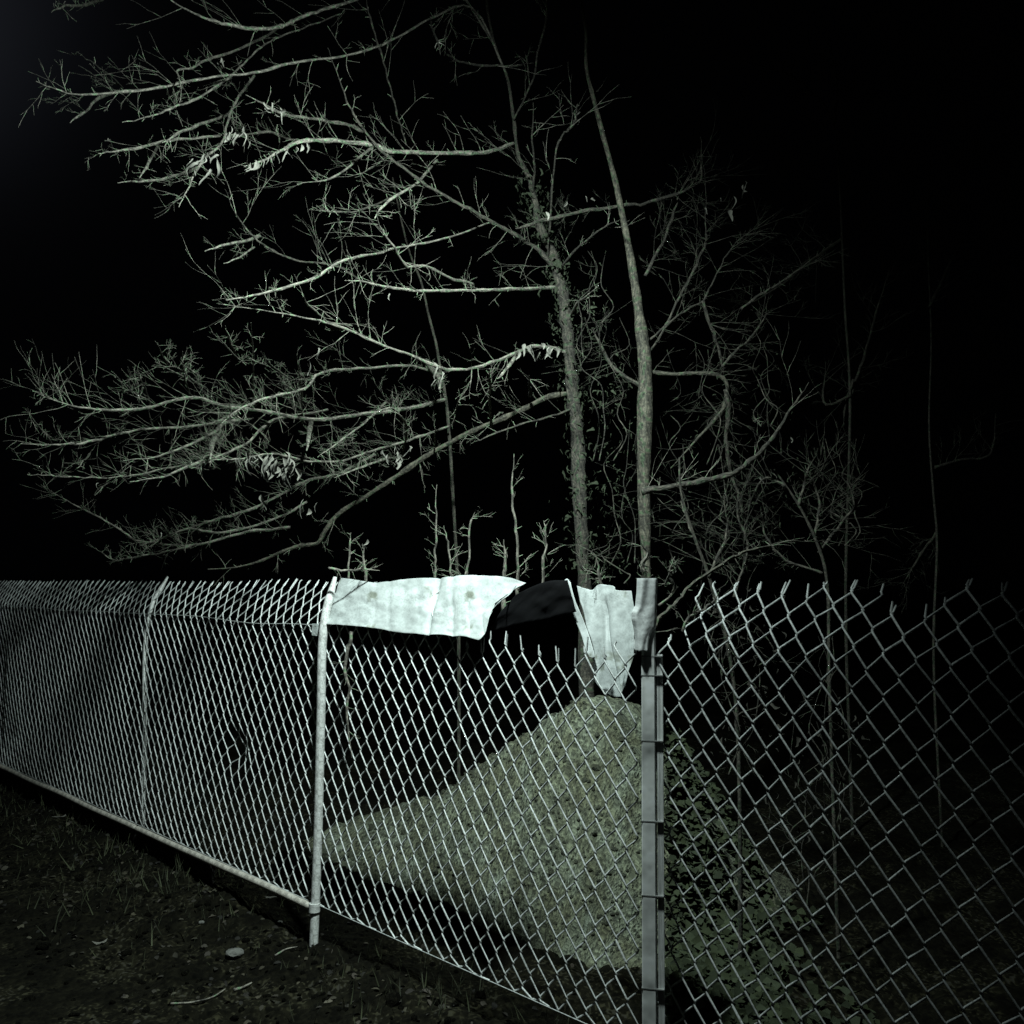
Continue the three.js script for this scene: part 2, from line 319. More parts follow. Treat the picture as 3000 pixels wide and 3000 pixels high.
{ // dark edging board under the rail, ending short of the round post
  const p = s => FP(s, 0, 0.012); const a = p(-5.9), b = p(-2.35), c = a.clone().lerp(b, 0.5); c.y = 0.075;
  const g = new THREE.BoxGeometry(a.distanceTo(b), 0.14, 0.022, 60, 4, 1); const P = g.attributes.position;
  for (let i = 0; i < P.count; i++) P.setY(i, P.getY(i) + 0.014 * (fbm(P.getX(i) * 4, 2) - 0.5)); g.computeVertexNormals();
  g.rotateY(-Math.PI / 4); g.translate(c.x, c.y, c.z);
  single('edging_board', g, M.board, 'dark weathered edging board standing on edge under the left mesh', 'board');
}

// ------------------------------------------------------------------ sheets caught in the fence
// rows of outline points (pixels of the photograph) laid on a plane of the fence, with folds and thickness
function sheetFn(rows, plane, folds) {
  const curves = rows.map(r => new THREE.CatmullRomCurve3(r.map(p => V(p[0], p[1], 0)), false, 'centripetal'));
  const nrm = plane.n;
  return (u, v) => {
    const x = v * (rows.length - 1), i = Math.min(rows.length - 2, Math.floor(x)), t = x - i;
    const a = curves[i].getPoint(u), b = curves[i + 1].getPoint(u), px = a.lerp(b, t);
    const d = ray(px.x, px.y), o = plane.p.clone(); o.y -= EYE;
    const k = o.dot(nrm) / d.dot(nrm); const p = d.multiplyScalar(k); p.y += EYE;
    p.addScaledVector(nrm, folds(px.x, px.y, u, v)); p.u = px.x * 0.0035; p.v = px.y * 0.0035; return p;
  };
}
const planeOf = (p, along, up) => ({ p, n: along.clone().cross(up).normalize() });
const stripUp = DQ.clone().multiplyScalar(0.105).add(V(0, 0.165, 0)).normalize();
{
  const pl = planeOf(FP(0, YF, -0.014), DS, stripUp);   // normal towards the viewer
  const rows = [
    [[1000, 1694], [1045, 1700], [1105, 1706], [1200, 1694], [1290, 1691], [1360, 1686], [1430, 1690], [1500, 1696], [1540, 1707]],
    [[984, 1738], [1050, 1745], [1150, 1748], [1250, 1745], [1350, 1742], [1450, 1742], [1505, 1729]],
    [[957, 1744], [1050, 1768], [1150, 1778], [1250, 1785], [1350, 1790], [1420, 1788], [1449, 1768]],
    [[955, 1790], [1050, 1805], [1150, 1818], [1250, 1826], [1350, 1832], [1405, 1830], [1437, 1808]],
    [[955, 1829], [1020, 1834], [1100, 1842], [1200, 1854], [1300, 1861], [1370, 1868], [1405, 1874], [1424, 1850]],
  ];
  const t = thing('white_sheet', 'torn white plastic sheet stretched along the bent fence top', 'plastic sheet', null, FP(-0.95, YF, 0.03));
  const fold = (x, y, u, v) => 0.02 * (fbm(x * 0.011, y * 0.02) - 0.5) + 0.007 * (fbm(x * 0.03 + y * 0.02, y * 0.03) - 0.5) + 0.004 * Math.sin(x * 0.018 + y * 0.045) * (0.3 + vn(x * 0.01, 4)) - 0.014 * Math.exp(-Math.abs(x - 1268 + (y - 1770) * 0.22) / 7) - 0.006 * Math.exp(-Math.abs(x - 1325) / 6) + [1098, 1140, 1182, 1226, 1372, 1410].reduce((a, c, i) => a - 0.0025 * Math.exp(-Math.abs(x - c + (y - 1770) * (0.05 - 0.03 * i)) / 4), 0);
  mesh('sheet', local(shell(120, 36, sheetFn(rows, pl, fold), 0.0016), t), M.sheet, t);
  const flapRows = [[[1500, 1738], [1515, 1726], [1522, 1722]], [[1470, 1775], [1485, 1758], [1493, 1752]], [[1442, 1800], [1452, 1790], [1458, 1786]]];
  mesh('torn_strip', local(shell(8, 14, sheetFn(flapRows, pl, (x, y) => 0.012 + 0.004 * Math.sin(y * 0.1)), 0.0015), t), M.sheet, t);
}
{
  const up = DQ.clone().multiplyScalar(0.06).add(V(0, 0.2, 0)).normalize();
  const pl = planeOf(FP(-0.1, EYE - 0.34, 0.016), DS, up);
  const rows = [
    [[1690, 1716], [1715, 1724], [1735, 1728], [1752, 1713], [1775, 1713], [1802, 1720], [1806, 1729], [1848, 1730]],
    [[1697, 1760], [1740, 1760], [1790, 1762], [1856, 1775]],
    [[1715, 1810], [1760, 1812], [1800, 1812], [1862, 1815]],
    [[1735, 1870], [1770, 1872], [1810, 1872], [1864, 1880]],
    [[1740, 1912], [1775, 1918], [1815, 1915], [1862, 1922]],
    [[1733, 1965], [1770, 1970], [1810, 1968], [1852, 1962]],
    [[1742, 2000], [1768, 2022], [1800, 2040], [1822, 2030], [1840, 2010]],
  ];
  const t = thing('white_sheet', 'white plastic sheet bunched to a point behind mesh beside the thick post', 'plastic sheet', null, FP(-0.12, YF - 0.2, 0.03));
  const fold = (x, y) => 0.016 * (fbm(x * 0.02, y * 0.008) - 0.5) + 0.006 * Math.sin(x * 0.09 + y * 0.012) * (0.3 + sst(1700, 1900, y)) - 0.012 * Math.exp(-(((x - 1772 - (y - 1760) * 0.14) / 5) ** 2)) * sst(1740, 1800, y) ;
  mesh('sheet', local(shell(44, 70, sheetFn(rows, pl, fold), 0.0016), t), M.sheet, t);
  const edge = [[[1662, 1708], [1672, 1700], [1683, 1712]], [[1668, 1760], [1682, 1758], [1696, 1768]], [[1688, 1815], [1700, 1815], [1716, 1825]], [[1712, 1870], [1724, 1872], [1738, 1880]], [[1728, 1912], [1738, 1914], [1752, 1916]], [[1740, 1930], [1746, 1932], [1754, 1930]]];
  mesh('folded_edge', local(shell(10, 40, sheetFn(edge, pl, (x, y) => 0.012 + 0.006 * Math.sin(y * 0.03)), 0.0016), t), M.sheet, t);
}
{
  // pale wrap on top of the thick post
  const base = FP(0, YF - 0.05, 0); const t = thing('post_wrap', 'pale plastic wrapped round the top of the thick square post', 'plastic wrap', null, base);
  const rows = [[1694, 1874, 1929], [1740, 1872, 1928], [1775, 1868, 1928], [1795, 1858, 1928], [1815, 1857, 1928], [1835, 1862, 1924], [1860, 1866, 1907], [1885, 1868, 1902], [1908, 1869, 1900]];
  const fn = (u, v) => {
    const x = v * (rows.length - 1), i = Math.min(rows.length - 2, Math.floor(x)), f = x - i, r = rows[i].map((a, k) => lerp(a, rows[i + 1][k], f));
    const px = lerp(r[1], r[2], u), c = U(px, r[0], FZ - 0.0215 - 0.019 * v);
    const e = Math.min(u, 1 - u); c.z -= 0.04 * Math.exp(-e * 30); c.z += 0.001 * Math.sin(u * 9 + v * 5) + 0.002 * (fbm(u * 3, v * 8) - 0.5); c.u = px * 0.0035; c.v = r[0] * 0.0035;
    return c;
  };
  mesh('wrap', local(shell(22, 40, fn, 0.0015), t), M.wrap, t);
}
{
  const pl = planeOf(FP(0, YF, 0.07), DS, DQ.clone().multiplyScalar(-0.03).add(V(0, 0.3, 0)).normalize());
  const rows = [[[1512, 1742], [1560, 1718], [1610, 1702], [1662, 1700]], [[1470, 1790], [1540, 1770], [1610, 1755], [1676, 1745]], [[1428, 1852], [1520, 1828], [1600, 1812], [1688, 1792]]];
  const o = single('black_sheet', shell(30, 16, sheetFn(rows, pl, (x, y) => 0.01 * (fbm(x * 0.02, y * 0.03) - 0.5)), 0.0015), M.black, 'flap of black plastic between the two white sheets', 'plastic sheet');
}

// ------------------------------------------------------------------ trees and branches traced in the photograph
function curve(pp, z0, z1, wig = 0.006) {
  const n = pp.length; let L = [0]; for (let i = 1; i < n; i++) L.push(L[i - 1] + Math.hypot(pp[i][0] - pp[i - 1][0], pp[i][1] - pp[i - 1][1]));
  const id = rr(0, 100);
  const base = pp.map((p, i) => U(p[0], p[1], p[2] ?? lerp(z0, z1, L[i] / L[n - 1]) + 0.05 * (vn(L[i] * 0.006, id) - 0.5)));
  const c = smooth(base, Math.max(8, Math.min(70, Math.round(L[n - 1] / 14))));
  for (let i = 1; i < c.length - 1; i++) c[i].add(V(vn(i * 0.7, id) - 0.5, vn(i * 0.7, id + 9) - 0.5, vn(i * 0.7, id + 17) - 0.5).multiplyScalar(wig * 2));
  return c;
}
function twigGeo(p, dir, len, r, depth, out) {
  const n = 5, pts = [p.clone()], d = dir.clone();
  for (let i = 0; i < n; i++) { d.add(V(rr(-1, 1), rr(-1, 1), rr(-1, 1)).multiplyScalar(0.2)).normalize(); pts.push(pts[i].clone().addScaledVector(d, len / n)); }
  out.push(tube(pts, pts.map((_, i) => r * lerp(1, 0.4, i / n)), 4));
  if (depth > 0) for (let i = 1; i < n; i++) if (rnd() < 0.55) {
    const q = d.clone().add(V(rr(-1, 1), rr(-0.7, 1), rr(-0.6, 0.6)).multiplyScalar(0.9)).normalize();
    twigGeo(pts[i], q, len * rr(0.3, 0.6), r * 0.7, depth - 1, out);
  }
}
// part of a tree: a limb with a taper, spurs and side twigs
function limb(tree, name, pp, z0, z1, w0, w1, m, tw = {}) {
  const c = curve(pp, z0, z1, tw.wig ?? 0.004), n = c.length;
  const rad = c.map((p, i) => Math.max(0.0011, lerp(w0, w1, i / (n - 1)) / 2 * lerp(1, 0.3, sst(0.72, 1, i / (n - 1))) * -p.z / F * (1 + 0.16 * (vn(i * 0.9, w0 + pp[0][0]) - 0.5)) * (0.92 + 0.5 * Math.pow(vn(i * 1.7, w1 + pp[0][1]), 3))));
  const o = mesh(name, local(tube(c, rad, w0 > 20 ? 12 : 7, w0 > 20 ? 0.16 : 0.12), tree), m, tree);
  const out = [], cnt = Math.round((tw.n ?? n * 0.22) * 2.4);
  for (let k = 0; k < cnt; k++) {
    const i = 1 + Math.floor(rnd() * (n - 2)), t = c[i + 1].clone().sub(c[i - 1]).normalize();
    const side = V(rr(-1, 1), rr(-0.55, 1), rr(-0.7, 0.7)); side.addScaledVector(t, -side.dot(t)).normalize();
    const d = side.multiplyScalar(0.8).addScaledVector(t, rr(0.2, 0.9) * (tw.dir ?? 1)).normalize();
    if (rnd() < 0.4) twigGeo(c[i], side.normalize(), rr(0.008, 0.03), Math.min(rad[i], 0.0022), 0, out);
    else twigGeo(c[i], d, rr(0.05, tw.len ?? 0.3), Math.min(rad[i] * 0.7, rr(0.0008, 0.0017)), tw.depth ?? (rnd() < 0.3 ? 2 : 1), out);
  }
  if (out.length) { const g = mesh('twigs', local(mergeGeometries(out), tree), tw.m ?? M.twig, o); g.userData.kind = 'stuff'; }
  return o;
}
// a curled dead leaf hanging by its stalk (unit length, pointing down)
const leafG = [0, 1, 2, 3].map(v => grid(2, 7, (u, t) => { const w = Math.sin(Math.PI * Math.pow(t, 0.7)) * (0.05 + 0.03 * v) * (0.45 + 1.1 * hash(Math.round(t * 7), v * 7 + Math.round(u * 2))) + 0.012, x = (u - 0.5) * 2 * w; return V(x + 0.12 * Math.sin(t * 4 + v * 2), -t, Math.abs(u - 0.5) * 2 * w * 1.1 + 0.2 * Math.sin(t * 3 + v)); }));
function leaf(tree, px, py, z, lenPx, tilt = 0) {
  const o = mesh('dead_leaf', leafG[Math.floor(rnd() * 4)], M.leaf, tree); const p = U(px, py, z).sub(tree.position);
  o.position.copy(p); o.scale.setScalar(lenPx * 0.85 * z / F); o.scale.multiply(V(rr(0.6, 1.5), rr(0.6, 1.15), rr(0.6, 1.6))); o.rotation.set(rr(-0.4, 0.4), rr(-1.2, 1.2), tilt + rr(-0.35, 0.35)); return o;
}

const pyOf = p => { const y = p.y - EYE, z = -p.z; return 1500 - F * (y * CP - z * SP) / (z * CP + y * SP); };
function widthAt(t, p) { const y = pyOf(p); if (y <= t[0][0]) return t[0][1]; for (let i = 1; i < t.length; i++) if (y <= t[i][0]) return lerp(t[i - 1][1], t[i][1], (y - t[i - 1][0]) / (t[i][0] - t[i - 1][0])); return t[t.length - 1][1]; }
// --- slender tree whose smooth trunk rises behind the thick post
{
  const z = 3.7, b = U(1905, 1700, z); b.y = 0; b.y = groundAt(b) - 0.05 + 0.0;
  const t = thing('bare_tree', 'slender pale trunk rising behind the thick post, thinning to the top', 'tree', null, b);
  const base = b.clone(); const c0 = [[1905, 2350, z], [1898, 1900, z], [1893, 1650, z], [1886, 1400, z], [1890, 1200, z], [1890, 1070, z], [1880, 980, z], [1868, 890, z], [1850, 770, z], [1826, 640, z], [1800, 520, z], [1765, 390, z], [1738, 285, z], [1718, 200, z], [1716, 90, z], [1700, -20, z], [1680, -140, z]];
  const c = smooth([base, ...c0.map(p => U(...p))], 90), W = i => widthAt([[-150, 7], [100, 9], [300, 13], [500, 16], [700, 20], [850, 26], [950, 33], [1060, 42], [1200, 46], [1400, 38], [1650, 30], [2400, 40]], c[i]);
  mesh('trunk', local(tube(c, c.map((p, i) => W(i) / 2 * z / F * (1 + 0.22 * (vn(i * 0.6, 3) - 0.5))), 14, 0.12), t), M.barkPale, t);
  const B = (pp, w0, w1, tw, m = M.bark, z1 = z + 0.1) => limb(t, 'branch', pp, z, z1, w0, w1, m, { ...tw, n: Math.round(tw.n * 1.7), m: M.bark, depth: 2 });
  B([[1890, 808], [1915, 760], [1940, 715], [1965, 650], [1980, 610], [1988, 575]], 11, 8, { n: 3, m: M.twig });
  B([[1880, 1010], [1945, 960], [1990, 870], [2030, 800], [2050, 750], [2068, 705], [2065, 650]], 6, 9, { n: 5 });
  B([[1822, 602], [1880, 598], [1960, 575], [2020, 550], [2052, 532], [2055, 470], [2052, 400]], 10, 4, { n: 6 });
  B([[1822, 602], [1700, 622], [1600, 645], [1560, 655], [1510, 670]], 9, 14, { n: 10, m: M.twig, len: 0.12 });
  B([[1895, 1090], [1980, 1097], [2060, 1093], [2110, 1103], [2130, 1125], [2122, 1190], [2090, 1235], [2020, 1310], [1965, 1372]], 14, 9, { n: 8, wig: 0.001 }, M.barkPale);
  B([[2125, 1140], [2135, 1210], [2128, 1290], [2140, 1370], [2175, 1500]], 16, 10, { n: 10, len: 0.15 });
  B([[2115, 1075], [2150, 1035], [2190, 1000], [2225, 955], [2252, 908]], 8, 5, { n: 3 });
  B([[2170, 905], [2220, 868], [2260, 845], [2310, 815], [2380, 760], [2450, 710]], 8, 4, { n: 5 });
  B([[2060, 880], [2075, 930], [2092, 980], [2110, 1035], [2118, 1080]], 9, 10, { n: 4 });
  B([[1890, 1140], [1800, 1080], [1760, 1010], [1735, 960]], 14, 6, { n: 6 });
  B([[1895, 1050], [1950, 960], [2000, 915], [2060, 880], [2100, 800], [2150, 720], [2250, 640]], 7, 4, { n: 8 });
  // thick dark bough crossing in front of both trunks
  limb(t, 'bough', [[1880, 1440], [1960, 1426], [2040, 1412], [2140, 1390], [2200, 1350], [2260, 1290], [2320, 1195], [2370, 1120]], 3.3, 3.2, 20, 9, M.bark, { n: 5, m: M.twig });
  for (const [x, y, l] of [[2150, 575, 45], [2175, 530, 55], [2180, 545, 40], [2110, 580, 22], [2064, 610, 26], [2140, 620, 40], [1715, 575, 26], [1735, 580, 22], [1660, 590, 30], [1690, 330, 35], [1685, 350, 30], [2134, 1320, 40], [2140, 1345, 30], [2230, 1395, 30], [2318, 1280, 30]]) leaf(t, x, y, z + 0.03, l, rr(-0.5, 0.5));
}
// --- ivy clad trunk with the long boughs over the fence
{
  const z = 4.0, b = U(1715, 1700, z); b.y = groundAt(b) - 0.05;
  const t = thing('bare_tree', 'rough leaning trunk clad in creeper, its long boughs arching left over the fence', 'tree', null, b);
  const c0 = [[1720, 2100, z], [1715, 1750, z], [1702, 1560, z], [1697, 1400, z], [1690, 1250, z], [1676, 1130, z], [1665, 1010, z], [1655, 900, z], [1640, 820, z], [1618, 740, z], [1580, 660, z], [1566, 580, z], [1545, 510, z], [1520, 460, z], [1505, 350, z], [1484, 220, z], [1455, 150, z], [1430, 40, z], [1415, -120, z]];
  const c = smooth([b.clone(), ...c0.map(p => U(...p))], 90);
  mesh('trunk', local(tube(c, c.map((p, i) => widthAt([[-150, 6], [200, 8], [450, 11], [600, 18], [760, 30], [900, 36], [1650, 38], [2300, 44]], p) / 2 * z / F * (1 + 0.35 * (vn(i * 0.8, 13) - 0.5))), 12, 0.3), t), M.bark, t);
  const B = (pp, z1, w0, w1, tw, m = M.bark) => limb(t, 'branch', pp, z, z1, w0, w1, m, tw);
  B([[1636, 800], [1580, 735], [1500, 682], [1440, 650], [1370, 610], [1300, 570], [1230, 530], [1170, 482], [1100, 425], [1040, 340], [1010, 280], [980, 190], [960, 140]], 3.4, 13, 4, { n: 14 });
  B([[1505, 420], [1450, 441], [1400, 447], [1310, 448], [1200, 446], [1130, 440], [1095, 424], [1010, 415], [940, 411], [880, 415], [840, 435], [780, 465], [715, 488]], 3.3, 11, 14, { n: 30, m: M.twig, wig: 0.003, len: 0.22 }, M.twig);
  B([[1640, 842], [1500, 848], [1400, 850], [1300, 852], [1200, 850], [1130, 840], [1060, 825], [1010, 822]], 3.4, 11, 7, { n: 16, m: M.twig, len: 0.14, wig: 0.002 }, M.twig);
  B([[1385, 832], [1320, 815], [1260, 783], [1225, 778], [1190, 780], [1158, 728], [1130, 690], [1112, 660], [1100, 630]], 3.35, 8, 6, { n: 8 }, M.twig);
  B([[1440, 650], [1330, 692], [1230, 714], [1155, 728], [1110, 740], [1040, 755], [980, 775], [930, 810], [860, 835], [790, 855], [720, 870], [662, 879]], 3.2, 5, 11, { n: 16, m: M.twig, len: 0.1, wig: 0.003 }, M.twig);
  B([[1280, 470], [1262, 490], [1225, 535], [1170, 570], [1120, 605], [1098, 640]], 3.4, 8, 10, { n: 12, m: M.twig, len: 0.14 }, M.twig);
  B([[1170, 572], [1100, 600], [1040, 620], [970, 622], [940, 615]], 3.4, 6, 5, { n: 10, m: M.twig, len: 0.12 });
  B([[1095, 430], [1050, 465], [1010, 500], [960, 525], [870, 540]], 3.4, 9, 4, { n: 5 }, M.twig);
  B([[1128, 462], [1085, 495], [1040, 520]], 3.5, 5, 3, { n: 2 });
  B([[1060, 826], [1000, 785], [960, 775], [880, 765], [820, 745], [760, 710], [730, 680], [690, 625], [660, 555]], 3.3, 6, 5, { n: 8 });
  B([[760, 692], [720, 705], [660, 718], [600, 736]], 3.2, 12, 7, { n: 5, m: M.twig, len: 0.08 }, M.twig);
  B([[745, 725], [705, 755], [655, 772]], 3.2, 6, 5, { n: 3, m: M.twig, len: 0.06 }, M.twig);
  B([[1660, 1035], [1620, 1020], [1560, 1015], [1520, 1030], [1460, 1055], [1400, 1075], [1310, 1082], [1200, 1040], [1130, 1015], [1060, 985], [1000, 960], [920, 935], [830, 920], [720, 900], [640, 890]], 3.3, 11, 5, { n: 26, m: M.twig, wig: 0.003 }, M.twig);
  B([[1030, 955], [960, 945], [935, 920], [900, 890], [882, 855]], 3.35, 8, 5, { n: 4 }, M.twig);
  B([[1515, 1035], [1480, 1085], [1455, 1110]], 3.5, 11, 7, { n: 3, m: M.twig, len: 0.06 }, M.twig);
  // the long bright bough slanting down left to the fence
  B([[1685, 1150], [1600, 1165], [1530, 1200], [1440, 1240], [1360, 1275], [1260, 1330], [1170, 1390], [1080, 1450], [1000, 1500], [955, 1552], [930, 1590], [880, 1600], [830, 1615], [760, 1645], [690, 1662], [610, 1668]], 4.4, 16, 12, { n: 22, m: M.twig, len: 0.16, wig: 0.002 }, M.barkPale);
  B([[1670, 1200], [1600, 1225], [1540, 1240], [1450, 1270], [1380, 1300]], 3.5, 8, 5, { n: 5 });
  B([[1440, 1250], [1436, 1170], [1434, 1080]], 3.5, 9, 9, { n: 5, m: M.twig, len: 0.06 }, M.twig);
  B([[1552, 1160], [1550, 1100]], 3.55, 9, 7, { n: 1 });
  // upper boughs
  B([[1440, 120], [1330, -40], [1200, -60], [1040, 0], [950, 26], [870, 56], [815, 80], [740, 83], [660, 70], [580, 45], [500, 0]], 3.15, 7, 13, { n: 14, m: M.twig, wig: 0.003 }, M.twig);
  B([[815, 82], [740, 126], [640, 165], [600, 178], [560, 200], [518, 206], [528, 250], [526, 300]], 3.15, 8, 6, { n: 10, m: M.twig, len: 0.06 }, M.twig);
  B([[1485, 220], [1380, 20], [1270, 50], [1180, 100], [1110, 135], [1000, 165], [900, 178], [830, 190], [740, 215], [660, 222], [580, 232], [500, 250], [420, 263], [340, 270], [270, 277], [215, 275], [150, 258], [105, 238]], 3.05, 6, 9, { n: 26, m: M.twig, len: 0.16, wig: 0.003 }, M.twig);
  B([[345, 268], [290, 290], [250, 325], [205, 360]], 3.1, 9, 7, { n: 3, m: M.twig, len: 0.06 }, M.twig);
  B([[360, 258], [300, 205], [225, 152]], 3.1, 5, 3, { n: 2 }); B([[330, 262], [280, 225], [230, 192]], 3.1, 5, 3, { n: 1 });
  B([[1000, 40], [920, 72], [830, 105], [780, 130], [730, 170], [690, 212], [640, 250], [570, 292], [500, 318], [440, 342], [358, 358]], 3.15, 4, 8, { n: 14, m: M.twig, len: 0.14 }, M.twig);
  B([[745, 222], [700, 280], [680, 320], [665, 365], [650, 420], [600, 465], [572, 505], [550, 560], [524, 606]], 3.1, 9, 6, { n: 22, m: M.twig, len: 0.14 }, M.twig);
  B([[682, 330], [610, 356], [530, 388], [475, 418]], 3.1, 8, 9, { n: 8, m: M.twig, len: 0.08 }, M.twig);
  B([[880, 412], [840, 405], [790, 388], [720, 394], [640, 398], [560, 405], [470, 416], [400, 435], [330, 446], [288, 450]], 3.1, 6, 9, { n: 18, m: M.twig, len: 0.1 }, M.twig);
  B([[462, 428], [440, 472], [408, 522]], 3.1, 9, 8, { n: 3, m: M.twig, len: 0.04 }, M.twig);
  B([[578, 490], [510, 516], [430, 531], [345, 536]], 3.1, 8, 6, { n: 6, m: M.twig, len: 0.05 }, M.twig);
  B([[325, 442], [322, 412], [306, 412]], 3.1, 6, 5, { n: 1 }); B([[530, 255], [510, 300], [535, 370]], 3.1, 6, 5, { n: 3, m: M.twig, len: 0.06 }, M.twig);
  B([[1060, 385], [1035, 372], [960, 355], [900, 345], [820, 330], [770, 305], [720, 278]], 3.25, 10, 7, { n: 8, m: M.twig, len: 0.07 }, M.twig);
  B([[300, 0], [240, 15], [190, 18], [150, 36]], 3.0, 9, 6, { n: 8, m: M.twig, len: 0.06 }, M.twig);
  B([[1190, 425], [1162, 330], [1140, 240], [1110, 140], [1085, 60], [1068, -20]], 3.5, 4, 6, { n: 5 });
  B([[1275, 40], [1262, 60], [1282, 120], [1290, 160]], 3.4, 7, 5, { n: 6, m: M.twig, len: 0.05 });
  B([[1310, 160], [1360, 185], [1440, 192], [1470, 190]], 3.6, 6, 6, { n: 4 }); B([[1505, 350], [1560, 240], [1580, 140], [1600, 60], [1602, -20]], 3.5, 5, 7, { n: 6 });
  B([[1560, 560], [1566, 480], [1560, 420], [1562, 300]], 3.6, 8, 4, { n: 4 }); B([[1600, 800], [1640, 410], [1680, 362], [1692, 305]], 3.6, 5, 8, { n: 4 });
  B([[1630, 800], [1690, 730], [1760, 670], [1820, 640]], 3.5, 8, 4, { n: 4 }); B([[1668, 930], [1690, 890], [1740, 850]], 3.5, 9, 9, { n: 4, m: M.twig, len: 0.08 }, M.twig);
  const R = (x0, x1, y0, y1, n, l0, l1, tl = 0) => { for (let i = 0; i < n; i++) leaf(t, rr(x0, x1), rr(y0, y1), rr(3.15, 3.3), rr(l0, l1), tl); };
  for (let i = 0; i < 12; i++) leaf(t, lerp(720, 900, i / 11), lerp(484, 418, i / 11), 3.3, rr(26, 56), -0.15);     // row of hanging leaves
  R(770, 840, 300, 325, 6, 28, 50, 0.9); R(560, 640, 440, 510, 9, 35, 75, -0.5); R(645, 760, 370, 430, 9, 30, 60, -0.1); R(630, 660, 168, 180, 4, 25, 45, 0); R(150, 230, 0, 20, 4, 18, 34, 0);
  for (let i = 0; i < 12; i++) leaf(t, rr(1515, 1630), rr(1005, 1032), 3.52, rr(28, 55), rr(-0.4, 0.4));
  for (const [x, y, l] of [[890, 1462, 70], [930, 1472, 45], [1285, 125, 40], [1295, 120, 30], [1062, 1590, 30], [1078, 1580, 24], [1140, 860, 26], [1600, 620, 30]]) leaf(t, x, y, 3.35, l, rr(-0.3, 0.3));
  // creeper leaves up the trunk
  const lv = []; const q = new THREE.Quaternion();
  for (let i = 0; i < 600; i++) {
    const k = Math.floor(rr(12, 62)), p = c[k].clone(), a = rr(0, 6.28), r = (0.03 + 0.05 * rnd() * rnd()) * (rnd() < 0.25 ? 2.1 : 1);
    p.add(V(Math.cos(a) * r, rr(-0.03, 0.03), Math.sin(a) * r));
    const g = leafG[i % 3].clone(), s = rr(0.01, 0.034); g.scale(s * 2.2, s, s); q.setFromEuler(new THREE.Euler(rr(-0.8, 0.8), a + 1.57, rr(-1, 1))); g.applyQuaternion(q); g.translate(p.x, p.y, p.z); lv.push(g);
  }
  const iv = mesh('creeper_leaves', local(mergeGeometries(lv), t), M.ivy, t); iv.userData.kind = 'stuff';
}
